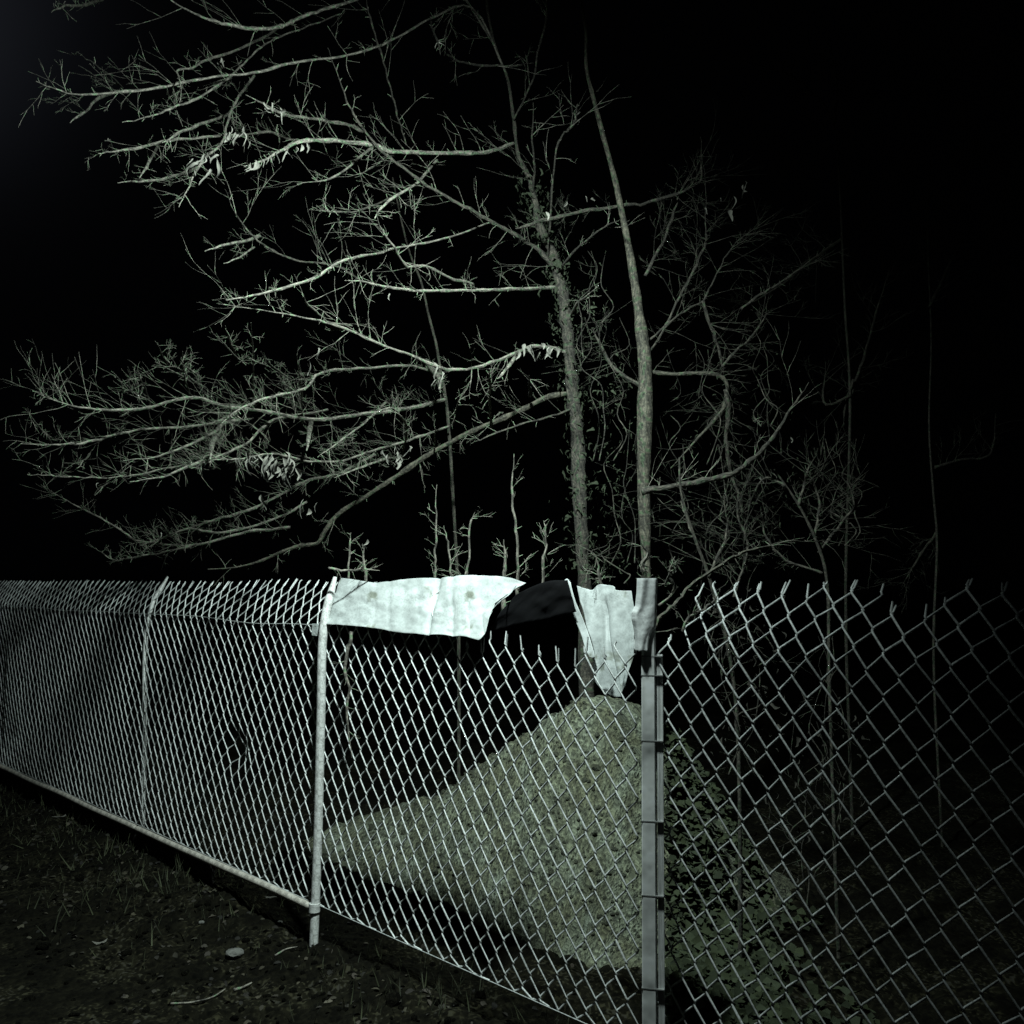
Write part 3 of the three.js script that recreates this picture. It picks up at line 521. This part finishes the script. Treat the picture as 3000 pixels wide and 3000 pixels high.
// --- dark thin tree left of it, with the thicket of twigs over the left mesh
{
  const z = 4.6, b = U(1345, 1700, z); b.y = groundAt(b) - 0.05;
  const t = thing('bare_tree', 'thin dark trunk with a low tangled thicket of twigs spreading to the left', 'tree', null, b);
  const c0 = [[1345, 2000, z], [1340, 1700, z], [1330, 1500, z], [1320, 1330, z], [1308, 1180, z], [1290, 1080, z], [1276, 1000, z], [1255, 920, z], [1235, 830, z], [1200, 740, z], [1170, 620, z], [1150, 520, z]];
  const c = smooth([b.clone(), ...c0.map(p => U(...p))], 70);
  mesh('trunk', local(tube(c, c.map((p, i) => lerp(11, 4, Math.pow(i / 70, 1.4)) / 2 * z / F), 10, 0.2), t), M.bark, t);
  const B = (pp, z1, w0, w1, tw, m = M.twig) => limb(t, 'branch', pp, z - 0.05, z1, w0, w1, m, { m: M.twig, ...tw, n: Math.round(tw.n * 1.6) });
  B([[1305, 1170], [1200, 1195], [1050, 1215], [950, 1228], [860, 1222], [780, 1205], [700, 1195], [640, 1185], [580, 1165], [520, 1170], [450, 1190], [390, 1200], [300, 1200], [220, 1190], [150, 1170], [95, 1145]], 3.5, 12, 8, { n: 40, len: 0.26, wig: 0.003 });
  B([[700, 1200], [640, 1235], [520, 1252], [410, 1258], [330, 1276], [250, 1296], [170, 1303], [60, 1300]], 3.5, 8, 7, { n: 18, len: 0.2 });
  B([[1300, 1100], [1200, 1072], [1060, 1080], [935, 1095], [900, 1135], [830, 1155], [760, 1172], [700, 1200], [650, 1240]], 3.5, 8, 9, { n: 26, len: 0.22 });
  B([[960, 1200], [880, 1215], [800, 1230], [720, 1300], [660, 1330], [610, 1345], [540, 1372], [480, 1396], [380, 1412]], 3.5, 7, 10, { n: 18, len: 0.2 });
  B([[700, 1232], [660, 1240], [620, 1272], [540, 1310], [455, 1338], [360, 1350]], 3.45, 14, 5, { n: 14, len: 0.16 });
  B([[640, 1260], [622, 1300], [615, 1345]], 3.45, 16, 12, { n: 5, len: 0.06 });
  B([[1315, 1250], [1200, 1290], [1100, 1320], [1000, 1350], [900, 1350], [800, 1330], [700, 1345], [620, 1350], [560, 1372]], 3.6, 8, 5, { n: 34, len: 0.2 });
  B([[1100, 1330], [1000, 1385], [900, 1410], [820, 1450], [740, 1490], [640, 1520], [560, 1545], [440, 1590]], 4.6, 8, 8, { n: 22, len: 0.16 });
  B([[900, 1470], [840, 1505], [720, 1548], [620, 1560], [560, 1548], [500, 1570], [430, 1588]], 4.6, 7, 9, { n: 18, len: 0.14 });
  B([[850, 1545], [720, 1560], [620, 1586], [540, 1600], [450, 1590], [400, 1585], [350, 1550], [300, 1522], [200, 1470], [120, 1420]], 4.7, 9, 5, { n: 22, len: 0.18 });
  B([[560, 1602], [470, 1620], [380, 1635], [330, 1640], [280, 1605]], 4.8, 7, 4, { n: 12, len: 0.14 });
  B([[640, 1345], [520, 1365], [400, 1390], [300, 1400], [160, 1395], [80, 1390]], 3.5, 6, 3, { n: 14, len: 0.18, m: M.twig }, M.twig);
  B([[910, 1230], [908, 1270], [898, 1320]], 3.55, 16, 11, { n: 4, len: 0.05 });
  B([[886, 1240], [885, 1170], [880, 1120], [870, 1040]], 3.6, 5, 3, { n: 4, len: 0.1 });
  B([[1130, 1180], [1080, 1230], [1000, 1290], [930, 1340]], 3.6, 7, 6, { n: 12, len: 0.14 });
  B([[1180, 1330], [1190, 1250], [1150, 1200], [1090, 1215]], 3.6, 7, 7, { n: 10, len: 0.12 });
  B([[1180, 1340], [1130, 1345], [1060, 1370], [980, 1400]], 3.6, 12, 6, { n: 10, len: 0.1 });
  B([[1250, 1060], [1285, 1110], [1290, 1150]], 3.85, 18, 10, { n: 6, len: 0.06 });
  for (const [x0, y0, x1, y1] of [[555, 1155, 535, 1030], [742, 1172, 735, 945], [720, 1070, 640, 985], [690, 1040, 660, 955], [420, 1190, 375, 1075], [440, 1185, 400, 1090], [365, 1150, 330, 1090], [560, 1120, 455, 1060], [600, 1135, 510, 1070], [590, 1110, 530, 1065], [500, 1090, 455, 1000], [850, 1110, 780, 1050], [780, 1075, 730, 1050], [150, 1300, 75, 1200], [262, 1330, 230, 1370], [1330, 1240, 1340, 1150], [1280, 1330, 1275, 1250]])
    B([[x0, y0], [lerp(x0, x1, 0.5) + rr(-8, 8), lerp(y0, y1, 0.5)], [x1, y1]], 3.5, 6, 3, { n: 3, len: 0.08, m: M.twig });
  // dead leaves hanging in the thicket
  for (let i = 0; i < 34; i++) leaf(t, rr(690, 890), lerp(1320, 1390, rnd()), rr(3.4, 3.55), rr(30, 75), rr(-0.1, 0.1));
  for (let i = 0; i < 10; i++) leaf(t, rr(1120, 1200), rr(1300, 1345), 3.6, rr(25, 60), 0);
  for (const [x, y, l] of [[905, 1055, 60], [925, 1020, 45], [1285, 1090, 60], [1268, 1060, 45], [1280, 1110, 55], [1275, 1075, 40], [770, 1450, 60], [465, 1560, 30], [290, 1415, 26], [905, 1490, 40]]) leaf(t, x, y, 3.5, l, rr(-0.2, 0.2));
}
// --- faint saplings on the right
function sapling(label, z, w, pts, branches) {
  const b = U(pts[0][0], 1700, z); b.y = groundAt(b) - 0.05;
  const t = thing('sapling', label, 'sapling', 'bare saplings on the right', b);
  const c = smooth([b.clone(), ...pts.map(p => U(p[0], p[1], z))], 60);
  mesh('stem', local(tube(c, c.map((p, i) => lerp(w, w * 0.35, i / 60) / 2 * z / F), 8, 0.15), t), M.bark, t);
  for (const [pp, n] of branches) limb(t, 'branch', pp, z, z + 0.1, 9, 4, M.bark, { n: (n ?? 6) * 1.6, m: M.bark, depth: 2 });
  return t;
}
sapling('faint sapling stem forking high at the upper right', 4.9, 10, [[2478, 1750], [2490, 1150], [2475, 900], [2466, 680], [2458, 520], [2440, 350], [2400, 290]], [
  [[[2440, 352], [2400, 290], [2320, 225], [2165, 172]], 8], [[[2466, 700], [2380, 760], [2280, 840], [2170, 905]], 8], [[[2445, 360], [2452, 260], [2430, 120]], 5],
  [[[2490, 1160], [2530, 1050], [2560, 940], [2605, 790]], 8], [[[2490, 1160], [2420, 1185], [2418, 1060]], 4], [[[2500, 1110], [2478, 1180], [2470, 1250]], 3]]);
sapling('dim upright sapling nearest the right edge', 4.7, 9, [[2735, 1900], [2745, 1580], [2735, 1450], [2722, 1250], [2728, 1000], [2718, 700], [2722, 480]], [[[[2735, 1370], [2800, 1350], [2900, 1330], [2918, 1210]], 5], [[[2745, 1560], [2700, 1620], [2640, 1720]], 6], [[[2722, 900], [2790, 760], [2860, 640]], 5]]);
sapling('thin leaning sapling behind the mesh right of the thick post', 3.2, 14, [[2150, 2000], [2080, 1700], [2030, 1560], [1995, 1440], [1990, 1340]], [[[[2040, 1590], [2010, 1520], [1990, 1460]], 4], [[[2075, 1690], [2130, 1560], [2120, 1450]], 8], [[[2150, 1750], [2190, 1600], [2160, 1500], [2165, 1430]], 8]]);
sapling('twiggy sapling in the thicket right of the mesh corner', 3.3, 13, [[2430, 2000], [2420, 1680], [2385, 1570], [2340, 1480], [2300, 1420], [2268, 1375]], [[[[2340, 1480], [2360, 1400], [2375, 1350]], 6], [[[2385, 1570], [2400, 1470], [2370, 1380]], 8], [[[2300, 1425], [2240, 1400], [2190, 1490]], 4], [[[2400, 1620], [2450, 1550], [2500, 1480], [2480, 1410]], 8], [[[2410, 1680], [2300, 1640], [2240, 1560], [2230, 1490]], 8]]);
{ // a stem from behind the post, bowing up to the right
  const b = FP(0.03, YF - 0.06, 0.08); const t = thing('bowed_stem', 'bare stem bowing up to the right from behind the thick post', 'stem', null, b);
  limb(t, 'stem', [[1905, 1860, 2.62], [1935, 1812, 2.62], [1985, 1758, 2.65], [2040, 1705, 2.7], [2110, 1655, 2.75], [2190, 1615, 2.8], [2300, 1590, 2.9], [2430, 1585, 3]], 2.6, 3, 14, 7, M.barkPale, { n: 7, len: 0.12 });
}
// --- dry stalks standing in the bent top of the fence
{
  const st = [['dead stalk hooked at its tip, first right of the round post', [[1012, 1790], [1020, 1690], [1026, 1600], [1028, 1560]], 8], ['pale pointed stalk second from the round post at the white sheet', [[1078, 1790], [1072, 1690], [1066, 1650], [1066, 1600]], 11], ['thin stalk over the middle of the white sheet, leaning left', [[1330, 1790], [1322, 1690], [1312, 1600], [1300, 1540]], 8], ['kinked stalk over the middle of the white sheet, leaning right', [[1352, 1790], [1362, 1690], [1374, 1645], [1378, 1540], [1392, 1500]], 9], ['stout dead stalk near the torn end of the white sheet', [[1476, 1790], [1478, 1690], [1480, 1640], [1476, 1580]], 14], ['long thin stalk rising from the torn end of the white sheet', [[1512, 1790], [1516, 1690], [1512, 1560], [1500, 1440], [1506, 1330]], 10], ['lone pale stalk above the gap between the white sheets', [[1590, 1790], [1594, 1640], [1600, 1570], [1592, 1525]], 10], ['pale stalk rising from the bunched white sheet by the thick post', [[1768, 1800], [1762, 1715], [1756, 1680], [1750, 1640]], 13], ['dim straight stalk left of centre above the white sheet', [[1270, 1800], [1274, 1690], [1276, 1600], [1280, 1420]], 9]];
  for (const [label, pp, w] of st) {
    const z = 2.79 / (1 + (pp[0][0] - 1500) / F) + 0.2, b = U(pp[0][0], pp[0][1], z); const t = thing('dry_stalk', label, 'stalk', 'dry stalks along the fence top', b);
    limb(t, 'stem', pp.map(p => [p[0], p[1], z]), z, z, w, w * 0.55, M.twig, { n: 4, len: 0.08, m: M.twig });
  }
  const tw = (label, pp, w, z) => { const b = U(pp[0][0], pp[0][1], z); const t = thing('caught_twig', label, 'twig', null, b); limb(t, 'stem', pp.map(p => [p[0], p[1], z]), z, z, w, w * 0.6, M.twig, { n: 5, len: 0.05, m: M.twig }); return t; };
  tw('short twig lying level across stalk tips by the round post', [[962, 1664], [1010, 1672], [1060, 1668], [1112, 1672]], 7, 3.42);
  const a = tw('crooked dead twig standing on top of the thick post', [[1884, 1730], [1886, 1680], [1884, 1655], [1898, 1620], [1880, 1590]], 14, 2.47); for (const [x, y, l] of [[1880, 1650, 26], [1892, 1648, 34], [1870, 1655, 24]]) leaf(a, x, y, 2.46, l, rr(-0.8, 0.8));
  const c = tw('dead leafy twig just right of the thick post top', [[1930, 1775], [1962, 1748], [1975, 1715], [1962, 1690], [1968, 1655], [1978, 1630]], 9, 2.55); for (const [x, y, l] of [[1965, 1655, 40], [1958, 1680, 42], [1975, 1660, 30]]) leaf(c, x, y, 2.55, l, rr(-0.4, 0.4));
  const d = tw('knotted twig with curled leaves in the mesh right of the post', [[2000, 1850], [2030, 1800], [2060, 1785], [2085, 1768], [2105, 1735]], 9, 2.36); for (const [x, y, l] of [[2036, 1800, 30], [2085, 1760, 32], [2105, 1728, 22]]) leaf(d, x, y, 2.36, l, rr(-0.8, 0.8));
  tw('dead creeper trailing down the mesh beside the round post', [[1030, 1850], [1022, 1900], [1010, 1960], [1024, 2010], [1015, 2070], [1022, 2150], [1030, 2220]], 10, 3.34);
}
// --- undergrowth: creeper mass between and right of the trunks
function creeper(label, clumps, n, m, sc, name = 'creeper') {
  const lv = [], st = []; const q = new THREE.Quaternion();
  const b0 = U(clumps[0][0], clumps[0][1], clumps[0][2]); const t = thing(name, label, 'creeper', null, b0);
  for (const [px, py, z, wx, wy, k] of clumps) {
    for (let i = 0; i < n * (k ?? 1); i++) {
      const p = U(px + (rnd() + rnd() - 1) * wx, py + (rnd() + rnd() - 1) * wy, z + rr(-0.25, 0.25)); const g = leafG[i % 3].clone(), s = rr(sc * 0.6, sc * 1.5);
      g.scale(s * 2, s, s); q.setFromEuler(new THREE.Euler(rr(-0.6, 0.9), rr(-1.6, 1.6), rr(-1.2, 1.2))); g.applyQuaternion(q); g.translate(p.x, p.y, p.z); lv.push(g);
    }
    for (let i = 0; i < 3; i++) { const x = px + rr(-wx, wx) * 0.7, a = U(x, py + wy, z + rr(-0.2, 0.2)), e = U(x + rr(-60, 40), py - wy * 1.1, z + rr(-0.2, 0.2)); const pt = [a]; for (let k = 1; k < 6; k++) pt.push(a.clone().lerp(e, k / 6).add(V(rr(-0.05, 0.05), rr(-0.02, 0.02), rr(-0.05, 0.05)))); pt.push(e); const c = smooth(pt, 24); st.push(tube(c, c.map((_, i) => lerp(0.0028, 0.001, i / 24)), 5, 0.2)); for (let k = 0; k < 4; k++) twigGeo(c[2 + Math.floor(rnd() * 20)], V(rr(-1, 1), rr(-0.8, 0.6), rr(-0.6, 0.6)).normalize(), rr(0.04, 0.16), 0.0012, 1, st); }
  }
  const l = mesh('leaves', local(mergeGeometries(lv), t), m, t); l.userData.kind = 'stuff';
  const s = mesh('vines', local(mergeGeometries(st), t), M.bark, t); s.userData.kind = 'stuff';
  return t;
}
creeper('dark creeper mass filling the space between the two trunks', [[1790, 1150, 3.7, 90, 200, 1.2], [1790, 1450, 3.7, 110, 200, 1.2], [1770, 1640, 3.4, 90, 70, 0.7], [1740, 900, 3.7, 70, 150, 0.6]], 90, M.ivy, 0.015);
creeper('sparse dry creeper hanging right of the slender trunk', [[2060, 1500, 3.6, 120, 180, 1], [2250, 1520, 3.5, 150, 160, 1], [2420, 1450, 3.5, 120, 150, 0.7], [2050, 1200, 3.8, 90, 160, 0.6], [2280, 1120, 3.8, 130, 130, 0.4]], 25, M.ivy, 0.015);

creeper('low dim bramble tangle behind the mesh right of the post', [[2230, 2050, 3.1, 170, 220, 1], [2330, 2400, 3.0, 220, 260, 1], [2180, 1800, 3.2, 130, 150, 0.6], [2440, 2150, 3.2, 120, 260, 0.5]], 60, M.litter, 0.024, 'bramble');

// ------------------------------------------------------------------ litter on the ground
{
  const g0 = grid(2, 3, (u, t) => V((u - 0.5) * Math.sin(Math.PI * (0.1 + t * 0.85)) * 0.7, 0.12 * Math.sin(t * 3) + 0.25 * (u - 0.5) ** 2, t - 0.5));
  const im = new THREE.InstancedMesh(g0, M.litter, 1100), m4 = new THREE.Matrix4(), q = new THREE.Quaternion(), col = new THREE.Color(); im.name = 'leaf_litter';
  for (let i = 0; i < 1100; i++) {
    const s = rr(-5.5, 0.4), qq = -0.02 - Math.pow(rnd(), 1.5) * 0.7 + (rnd() < 0.35 ? rr(0, 0.5) : 0), p = FP(s, 0, qq); const k = rr(0.01, 0.032);
    q.setFromEuler(new THREE.Euler(rr(-0.7, 0.7), rr(0, 6.28), rr(-0.7, 0.7))); p.y = gH(p.x, p.z) - 0.002 + rr(0, 0.003);
    m4.compose(p, q, V(k, k, k)); im.setMatrixAt(i, m4); const b = Math.pow(rnd(), 2) * 1.5 + 0.15 + (rnd() < 0.03 ? 1.6 : 0); im.setColorAt(i, col.setRGB(b, b * rr(0.88, 1), b * rr(0.7, 0.95)));
  }
  im.castShadow = im.receiveShadow = true; im.userData = { kind: 'stuff', label: 'dead leaves strewn over the dark soil along the fence foot', category: 'leaf litter' }; scene.add(im);
  const bl = new THREE.BufferGeometry(); bl.setAttribute('position', new THREE.Float32BufferAttribute([-0.03, 0, 0, 0.03, 0, 0, 0.02, 0.55, 0.08, -0.01, 0.5, 0.08, 0.02, 1, 0.3], 3)); bl.setIndex([0, 1, 2, 0, 2, 3, 3, 2, 4]); bl.computeVertexNormals();
  const gr = new THREE.InstancedMesh(bl, M.grass, 1900); gr.name = 'grass';
  for (let i = 0; i < 1900; i++) {
    const s = rr(-5.5, 0.6), c = vn(s * 5, 3), qq = rr(-0.18, 0.2) - 0.6 * Math.pow(rnd(), 3), p = FP(s + 0.03 * rr(-1, 1), 0, qq); p.y = gH(p.x, p.z) - 0.006;
    q.setFromEuler(new THREE.Euler(rr(-0.6, 0.6), rr(0, 6.28), rr(-0.6, 0.6))); const k = rr(0.03, 0.09) * (0.4 + c); m4.compose(p, q, V(k, k, k)); gr.setMatrixAt(i, m4);
    const b = rr(0.5, 1.5); gr.setColorAt(i, col.setRGB(b, b, b * 0.8));
  }
  gr.castShadow = gr.receiveShadow = true; gr.userData = { kind: 'stuff', label: 'thin ragged grass growing along the foot of the fence', category: 'grass' }; scene.add(gr);
}
{ const cl = []; for (let i = 0; i < 1500; i++) { const p = FP(rr(-5.5, 0.3), 0, -0.05 - Math.pow(rnd(), 1.3) * 1.2 + (rnd() < 0.4 ? rr(0, 0.5) : 0)), r = rr(0.004, 0.013) * (rnd() < 0.07 ? 2 : 1), g = new THREE.IcosahedronGeometry(r, 0); g.scale(rr(0.7, 1.5), rr(0.5, 0.9), rr(0.7, 1.4)); g.rotateY(rr(0, 6)); g.rotateX(rr(0, 3)); g.translate(p.x, gH(p.x, p.z) + r * 0.15, p.z); cl.push(g); }
  const o = mesh('soil_clods', mergeGeometries(cl), M.soil, scene); o.userData = { kind: 'stuff', label: 'small clods of dark soil scattered along the fence foot', category: 'soil' }; }
const onGround = (px, py) => { const d = ray(px, py), k = -(EYE - 0.005) / d.y, p = d.multiplyScalar(k); p.y = gH(p.x, p.z); return p; };
function stone(px, py, wpx, label, flat = 0.6, m = M.stone) {
  const p = onGround(px, py), r = wpx / 2 * -p.z / F, g = new THREE.IcosahedronGeometry(r, 2), P = g.attributes.position;
  for (let i = 0; i < P.count; i++) { const v = V(P.getX(i), P.getY(i), P.getZ(i)); const k = 0.75 + 0.5 * fbm(v.x / r * 1.3 + px, v.y / r * 1.3 + v.z / r * 1.7); P.setXYZ(i, v.x * k, v.y * k * flat, v.z * k * 0.8); }
  g.computeVertexNormals(); g.translate(p.x, p.y + r * flat * 0.55, p.z); single('stone', g, m, label, 'stone', 'pale stones on the ground');
}
stone(590, 2728, 16, 'small round pale stone alone on the dark ground left of the round post');
stone(690, 2795, 52, 'broad pale angular stone below the left mesh, largest on the ground', 0.45);
stone(820, 2715, 18, 'small pale stone close beside the foot of the round post');
function groundLeaf(px, py, wpx, label) {
  const p = onGround(px, py), k = wpx * -p.z / F; const g = leafG[1].clone(); g.scale(k * 1.2, k, k); g.rotateX(1.2); g.rotateZ(rr(-1, 1)); g.rotateY(rr(0, 6)); g.computeBoundingBox(); g.translate(p.x, p.y - g.boundingBox.min.y, p.z);
  single('fallen_leaf', g, M.leaf, label, 'leaf', 'pale leaves lying on the ground');
}
groundLeaf(190, 2420, 38, 'curled pale leaf lying farthest left on the ground'); groundLeaf(372, 2475, 44, 'pale leaf standing on edge below the bottom rail'); groundLeaf(780, 2650, 34, 'pale leaf just below the rail left of the round post');
groundLeaf(310, 2755, 40, 'pale leaf lying midway across the dark ground at left'); groundLeaf(350, 2790, 46, 'crumpled leaf by the left ground, nearest the camera');
function groundTwig(pp, w, label) {
  const c = smooth(pp.map(([x, y]) => { const p = onGround(x, y); p.y += 0.006; return p; }), 14); single('fallen_twig', tube(c, c.map((p, i) => w / 2 * -p.z / F * lerp(1, 0.5, i / 14)), 6, 0.25), M.twig, label, 'twig', 'twigs lying on the ground');
}
groundTwig([[685, 2888], [710, 2880], [738, 2872]], 9, 'short straight pale twig lying below the broad stone'); groundTwig([[805, 2815], [840, 2808], [870, 2800]], 6, 'thin twig lying at the foot of the round post'); groundTwig([[500, 2930], [560, 2925], [620, 2915], [660, 2890]], 6, 'long crooked twig lying nearest the bottom edge');

// ------------------------------------------------------------------ the yard lamp (outside the frame)
{
  const foot = V(1.55, 0, -0.95); foot.y = groundAt(foot) - 0.05;
  const t = thing('yard_lamp', 'floodlight reaching over the fence from a slim dark pole on the right', 'lamp', null, foot);
  const top = EYE + 1.85; mesh('pole', tube([V(0, 0, 0), V(0, top / 2, 0), V(0, top, 0)], [0.03, 0.027, 0.024], 14), M.lampBody, t);
  const head = LAMP.clone().sub(foot), back = head.clone().addScaledVector(AIM, -0.06);
  mesh('arm', tube(smooth([V(0, top - 0.03, 0), V(back.x * 0.5, top + 0.06, back.z * 0.5), back.clone().addScaledVector(AIM, -0.03)], 12), 0.014, 10), M.lampBody, t);
  const q = new THREE.Quaternion().setFromUnitVectors(V(0, 0, 1), AIM);
  const h = mesh('housing', new THREE.BoxGeometry(0.17, 0.13, 0.05).applyQuaternion(q).translate(back.x, back.y, back.z), M.lampBody, t);
  const face = back.clone().addScaledVector(AIM, 0.0275);
  mesh('lamp_face', new THREE.PlaneGeometry(0.1, 0.07).applyQuaternion(q).translate(face.x, face.y, face.z), new THREE.MeshStandardMaterial({ color: 0x222222, emissive: lin(0.84, 1, 0.97), emissiveIntensity: 2 }), h);
  const L = new THREE.SpotLight(lin(0.84, 1.0, 0.96), LAMP_POWER, 0, LAMP_CONE, 1, 2);
  L.position.copy(LAMP); L.target.position.copy(LAMP).add(AIM); L.castShadow = true; L.shadow.mapSize.set(2048, 2048); L.shadow.radius = 3.5; L.shadow.camera.near = 0.05;
  scene.add(L, L.target);
}
renderer.render(scene, camera);
